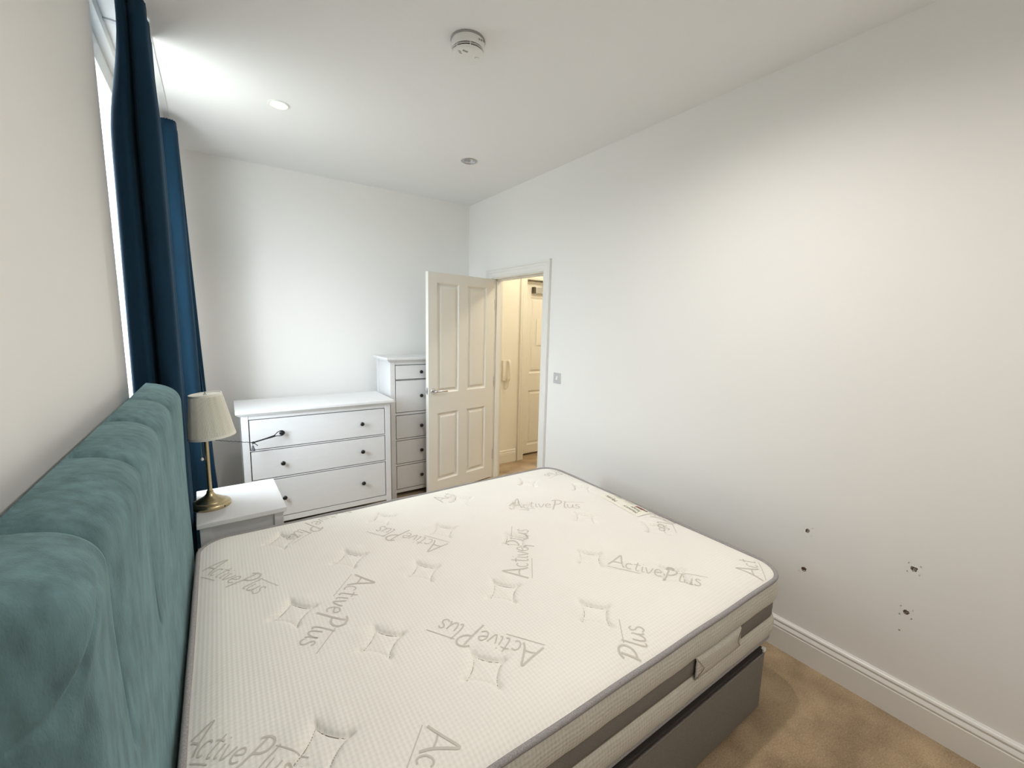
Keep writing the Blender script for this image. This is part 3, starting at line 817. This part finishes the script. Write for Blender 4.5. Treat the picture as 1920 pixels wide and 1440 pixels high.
def lamp():
    bx, by, bz = -.0750, 2.436, .660
    o = thing('table_lamp', 'brass table lamp with pleated cream shade standing on the white bedside table', 'lamp', (bx, by, bz))
    base = [(.081, 0), (.083, .003), (.083, .014), (.079, .020), (.066, .026), (.061, .027), (.058, .031), (.046, .039), (.034, .046), (.024, .053), (.0165, .063), (.0135, .072), (.015, .076), (.0115, .079)]
    b = MB().lathe(base, 48).build('base', 'brass', o, smooth=True)
    MB().box(.052, .058, -.064, -.058, .006, .013, .001).build('cord_outlet', 'black_knob', b)
    MB().lathe([(.0115, .076), (.0098, .082), (.0092, .20), (.0090, .345), (.014, .349), (.014, .40), (.010, .405)], 24).build('pole', 'brass', o, smooth=True)
    c = MB().tube([(-.019, -.010, .345), (-.020, -.011, .30), (-.020, -.011, .245)], .0012, 6)
    ch = c.build('pull_chain', 'brass', o)
    MB().lathe([(.001, -.008), (.006, -.005), (.007, 0), (.004, .006), (.001, .009)], 14, (-.020, -.011, .240)).build('chain_bead', 'plastic_white', ch, smooth='all')
    # pleated empire shade, slightly tilted
    tilt = Matrix.Translation((.026, 0, .345)) @ Matrix.Rotation(R(-4.5), 4, 'Y')
    def T(p): q = tilt @ Vector(p); return (q.x, q.y, q.z)
    N = 96*4; rows = []
    hs, rb, rtp = .205, .0945, .0640
    for j in range(13):
        t = j/12; row = []
        for i in range(N+1):
            a = 2*PI*i/N; rad = rb+(rtp-rb)*t
            ed = min(t, 1-t); am = .0023*(1 if ed > .02 else .2)
            rad += am*(1 if i % 4 in (1, 2) else -1)*(0.8+.2*math.sin(a*17))
            row.append(T((rad*math.cos(a), rad*math.sin(a), hs*t)))
        rows.append(row)
    sh = MB().grid(rows).build('lamp_shade', 'shade_fabric', o, fix=False)
    sl = sh.modifiers.new('thick', 'SOLIDIFY'); sl.thickness = .0015
    for r_, z0, z1 in ((rb+.0022, -.001, .010), (rtp+.0022, hs-.009, hs+.001)):
        vs = []; M_ = 72
        for i in range(M_):
            a = 2*PI*i/M_
            for rr, zz in ((r_, z0), (r_-.0005*(1 if z0 < .1 else 1), z1), (r_-.005, z1), (r_-.005, z0)): vs.append(T((rr*math.cos(a), rr*math.sin(a), zz)))
        fs = [(4*i+k, 4*i+(k+1) % 4, 4*((i+1) % M_)+(k+1) % 4, 4*((i+1) % M_)+k) for i in range(M_) for k in range(4)]
        MB().add(vs, fs).build('shade_trim', 'shade_fabric', sh, smooth=True)
    lid = MB(); M_ = 60
    lid.add([T((.062*math.cos(2*PI*i/M_), .062*math.sin(2*PI*i/M_), hs-.004)) for i in range(M_)]+[T((0, 0, hs-.003))], [(i, (i+1) % M_, M_) for i in range(M_)])
    lid.build('shade_lining', 'shade_fabric', sh)
    f = MB().lathe([(.008, 0), (.008, .003), (.003, .005), (.004, .010), (.0025, .014)], 14, T((0, 0, hs-.003)))
    f.build('finial', 'satin_steel', sh, smooth=True)
lamp()

# ================================================================ CURTAINS
def curtain(name, label, head, hem, z0, z1, grp, spread=.17, press=0):
    """one folded sheet; head / hem: plan points at the heading and at the floor"""
    A, B = crom([(a, b, 0) for a, b in head], 9), crom([(a, b, 0) for a, b in hem], 9)
    nz = 46; rows = []
    for k in range(nz+1):
        t = k/nz; z = z1-(z1-z0)*t
        e = min(1, max(0, (t-.02)/spread)); e = e*e*(3-2*e) if spread < .5 else e
        rows.append([(a.x+(b.x-a.x)*e-press*max(0, t-.18)*min(1, max(0, (-.262-b.x)/.03)), a.y+(b.y-a.y)*e, z) for a, b in zip(A, B)])
    o = thing(name, label, 'curtain', (A[0].x, A[0].y, z0), 0, grp)
    off = Vector((A[0].x, A[0].y, z0))
    rr = [[tuple(Vector(p)-off) for p in row] for row in rows]
    m = MB().grid(rr).build('drape', 'navy_velvet', o, smooth='all')
    sd = m.modifiers.new('thick', 'SOLIDIFY'); sd.thickness = .004; sd.offset = 0
    # pencil-pleat heading tape standing a little proud, with gathered ripples
    hp = []; L = len(A)
    for zz in (z1+.012, z1-.03, z1-.085):
        row = []
        for i, p in enumerate(A):
            a, b = A[max(i-1, 0)], A[min(i+1, L-1)]
            t = (b-a).normalized(); nn = Vector((-t.y, t.x, 0))
            q = p+nn*(.004+.0035*math.sin(i*2.1))-off; row.append((q.x, q.y, zz-z0+.0018*math.sin(i*1.3)))
        hp.append(row)
    h = MB().grid(hp).build('heading', 'navy_velvet', o, smooth='all')
    sd = h.modifiers.new('thick', 'SOLIDIFY'); sd.thickness = .004; sd.offset = 0
    return o
near_hem = [(-.246, 1.975), (-.240, 1.930), (-.222, 1.905), (-.203, 1.895), (-.194, 1.915), (-.192, 1.97), (-.186, 2.01), (-.176, 1.97), (-.166, 1.91), (-.146, 1.885),
            (-.124, 1.900), (-.118, 1.95), (-.128, 2.02), (-.165, 2.05), (-.205, 2.07), (-.20, 2.105), (-.155, 2.10), (-.128, 2.115), (-.124, 2.16), (-.15, 2.19), (-.20, 2.20), (-.19, 2.235), (-.145, 2.235), (-.135, 2.255)]
near_head = [(-.205, 1.990), (-.203, 1.965), (-.198, 1.950), (-.190, 1.945), (-.183, 1.955), (-.181, 1.975), (-.176, 1.985), (-.168, 1.965), (-.160, 1.945), (-.146, 1.940),
             (-.134, 1.950), (-.130, 1.975), (-.134, 2.00), (-.150, 2.015), (-.165, 2.03), (-.160, 2.055), (-.142, 2.06), (-.133, 2.075), (-.133, 2.10), (-.145, 2.12), (-.165, 2.13), (-.160, 2.16), (-.142, 2.17), (-.136, 2.20)]
near_hem = [(a*1.2, 2.274+(b-1.885)*.9) for a, b in near_hem]
near_head = [(a*1.19, 2.285+(b-1.940)*1.15) for a, b in near_head]
curtain('curtain', 'dark navy velvet curtain hanging behind the headboard, nearer of the pair', near_head, near_hem, .02, 2.745, 'velvet window curtains', press=.030)
far_head = [(-.186, 3.12), (-.184, 3.075), (-.172, 3.055), (-.150, 3.055), (-.128, 3.062), (-.119, 3.085), (-.121, 3.13), (-.138, 3.15), (-.165, 3.16), (-.172, 3.18), (-.150, 3.19), (-.125, 3.20), (-.122, 3.23), (-.150, 3.25), (-.180, 3.25)]
far_hem = [(-.205, 3.15), (-.200, 3.10), (-.172, 3.085), (-.150, 3.06), (-.122, 3.055), (-.100, 3.085), (-.090, 3.13), (-.072, 3.10), (-.052, 3.105), (-.050, 3.15), (-.09, 3.19), (-.10, 3.22), (-.06, 3.23), (-.07, 3.28), (-.15, 3.29)]
far_hem = [(a*1.10, b*1.10) for a, b in far_hem]
far_head = [(a*1.10, b*1.10) for a, b in far_head]
curtain('curtain', 'dark blue velvet curtain seen beside the lamp, farther of the pair', far_head, far_hem, .02, 2.70, 'velvet window curtains', spread=.9)
cr_ = thing('curtain_rail', 'slim white rail on the left wall carrying the navy curtains', 'curtain rail', (XL, 2.95, 2.71))
MB().box(.12, .15, -.45, .74, .0500, .0568, .002).build('track', 'rail_white', cr_)
for y in (-.40, .10, .66): MB().box(0, .125, y-.012, y+.012, .0502, .0567, .002).build('bracket', 'rail_white', cr_)

# tie cord from the far curtain to the dresser's knob
def cord():
    o = thing('tie_cord', 'black tasselled cord looped over the top left dresser knob', 'cord', (.332, 3.31, .770))
    off = Vector((.332, 3.31, .770)); L = lambda P: [tuple(Vector(p)-off) for p in P]
    kx, kz, yy = .332, .7705, 3.318
    loop = [(.156, 3.275, .738), (.235, 3.292, .752), (.280, 3.300, .762), (.310, 3.310, .784), (kx+.004, 3.313, .7885), (kx+.0185, 3.313, .770), (kx, 3.313, .7535), (.300, 3.306, .756), (.270, 3.298, .752), (.225, 3.288, .746), (.158, 3.273, .735)]
    MB().tube(L(crom(loop, 6)), .0028, 8).build('loop', 'cord_black', o, smooth='all')
    sl = crom([(.238, 3.291, .751), (.262, 3.296, .7565), (.290, 3.302, .763)], 6)
    MB().tube(L(sl), [.0048]*len(sl), 8).build('slip_sleeve', 'cord_black', o, smooth='all')
    kn = MB().tube(L(crom([(.148, 3.274, .735), (.155, 3.266, .742), (.163, 3.274, .736), (.156, 3.280, .730), (.149, 3.272, .737), (.158, 3.267, .733)], 6)), .0042, 8).build('knot', 'cord_black', o, smooth='all')
    MB().tube(L(crom([(.160, 3.272, .733), (.172, 3.268, .722), (.180, 3.268, .712)], 5)), .0025, 6).build('cord_end', 'cord_black', kn)
    line = crom([(.152, 3.274, .737), (.06, 3.315, .746), (-.01, 3.345, .754), (-.072, 3.372, .762)], 12)
    pts = []
    for i, p in enumerate(line): pts.append(p+Vector((0, .0012*math.cos(i*1.6), .0012*math.sin(i*1.6))))
    MB().tube(L(pts), .0022, 6).build('twisted_line', 'cord_black', o, smooth='all')
    b = Vector((.152, 3.272, .733))-off
    t = MB().tube([b, b+Vector((-.001, -.002, -.018))], .002, 6)
    t.lathe([(.003, -.018), (.0065, -.022), (.006, -.028), (.009, -.034), (.0125, -.052), (.012, -.054)], 14, tuple(b)).build('tassel', 'tassel_grey', o)
cord()

# ================================================================ CEILING AND WALL FITTINGS
def smoke_alarm():
    o = thing('smoke_alarm', 'round white smoke alarm fixed to the ceiling', 'smoke alarm', (.960, 1.778, H))
    o.scale = (1.19, 1.19, 1.16)
    MB().lathe([(.062, 0), (.0625, -.003), (.060, -.006)], 56).build('back_plate', 'plastic_grey', o, smooth=True)
    MB().lathe([(.0585, -.006), (.0600, -.009), (.0590, -.030), (.0572, -.0335), (.052, -.034)], 56).build('housing', 'plastic_white', o, smooth=True)
    MB().lathe([(.0535, -.0335), (.0535, -.046)], 56).build('vent_slot', 'slot_black', o)
    MB().lathe([(.052, -.0378), (.0570, -.0380), (.0572, -.0400), (.052, -.0402)], 56).build('vent_ring', 'plastic_white', o, smooth=True)
    for k in range(7):
        a = 2*PI*k/7+.1; c, s_ = math.cos(a), math.sin(a)
        m = MB().box(-.0015, .0015, .052, .0568, -.0445, -.033); m.v = [(x*c-y*s_, x*s_+y*c, z) for x, y, z in m.v]
        m.build('vent_rib', 'plastic_white', o)
    MB().lathe([(.052, -.0445), (.0566, -.0447), (.0570, -.0475), (.0545, -.0515), (.048, -.0545), (.02, -.0555)], 56).build('cover', 'plastic_white', o, smooth=True)
    MB().lathe([(.0085, -.054), (.0085, -.057), (.007, -.0582), (.003, -.0575)], 20, (.030, -.012, 0)).build('test_button', 'plastic_white', o, smooth=True)
    for x, y in ((-.040, -.012), (-.033, -.005)):
        MB().box(x-.005, x+.005, y-.002, y+.002, -.0556, -.0535).build('sounder_slot', 'plastic_grey', o)
    MB().box(-.034, -.014, -.028, -.021, -.0560, -.0540, .0005).build('test_window', 'plastic_grey', o)
    for k in range(3): MB().box(.010+k*.009, .016+k*.009, -.0588, -.0582, -.022, -.016).build('raised_mark', 'plastic_grey', o)
smoke_alarm()
def downlight(label, x, y, lit):
    o = thing('downlight', label, 'ceiling light', (x, y, H), 0, 'recessed ceiling lights')
    o.scale = (1.10, 1.10, 1) if lit else (1.22, 1.22, 1)
    MB().lathe([(.0400, .001), (.0510, 0), (.0515, -.002), (.048, -.005), (.043, -.006), (.036, -.002), (.031, .008)], 48, caps=False).build('bezel', 'satin_steel' if not lit else 'plastic_white', o, smooth=True)
    MB().lathe([(.0310, .008), (.026, .030), (.024, .034)], 40, caps=False).build('reflector', 'satin_steel' if not lit else 'chrome', o, smooth=True)
    if lit: MB().lathe([(.0312, .0075), (.02, .0065), (.004, .006)], 32).build('lamp_lens', 'lens_lit', o, smooth=True)
    else: MB().lathe([(.024, .030), (.020, .026), (.012, .024), (.008, .027)], 32).build('lamp_lens', 'lens_dark', o, smooth=True)
downlight('lit recessed ceiling downlight, glowing near the curtains', .361, 2.905, True)
downlight('unlit steel recessed downlight in the ceiling near the doorway', 1.625, 2.974, False)

def light_switch():
    o = thing('light_switch', 'square metal light switch on the wall beside the doorway', 'light switch', (XR, 2.575, 1.149))
    MB().box(-.0055, 0, -.043, .043, -.043, .043, .002).build('plate', 'switch_plate', o)
    r_ = MB(); r_.add([(-.0055, -.009, -.017), (-.0055, .009, -.017), (-.0055, .009, .017), (-.0055, -.009, .017),
                       (-.0130, -.008, -.013), (-.0130, .008, -.013), (-.0065, .008, .016), (-.0065, -.008, .016)],
                      [(0, 1, 2, 3), (4, 7, 6, 5), (0, 4, 5, 1), (1, 5, 6, 2), (2, 6, 7, 3), (3, 7, 4, 0)])
    r_.build('rocker', 'plastic_white', o)
    for y in (-.030, .030):
        MB().lathe([(.0038, 0), (.0038, -.0012), (.002, -.0018)], 14, (-.0055, y, 0), 'x').build('screw', 'satin_steel', o)
light_switch()
def entry_phone():
    o = thing('entry_phone', 'cream entry phone handset on the hall wall seen through the doorway', 'intercom', (2.605, HY1, .96))
    MB().box(-.045, .035, -.030, 0, -.01, .215, .008).build('wall_unit', 'plastic_cream', o, smooth=True)
    hp = crom([(.018, -.040, .205), (.018, -.062, .190), (.018, -.068, .10), (.018, -.060, .02), (.018, -.042, .002)], 8)
    hs = MB().tube(hp, [.014+.006*abs(2*i/(len(hp)-1)-1)**3 for i in range(len(hp))], 14).build('handset', 'plastic_cream', o, smooth='all')
    pts = []
    path = crom([(.018, -.040, -.002), (.022, -.035, -.05), (.008, -.032, -.095), (-.010, -.030, -.105), (-.016, -.026, -.06), (-.012, -.020, -.012)], 30)
    for i, p in enumerate(path): pts.append(p+Vector((.005*math.cos(i*1.1), .005*math.sin(i*1.1), 0)))
    MB().tube(pts, .0020, 6).build('coiled_cord', 'plastic_cream', o, smooth='all')
entry_phone()
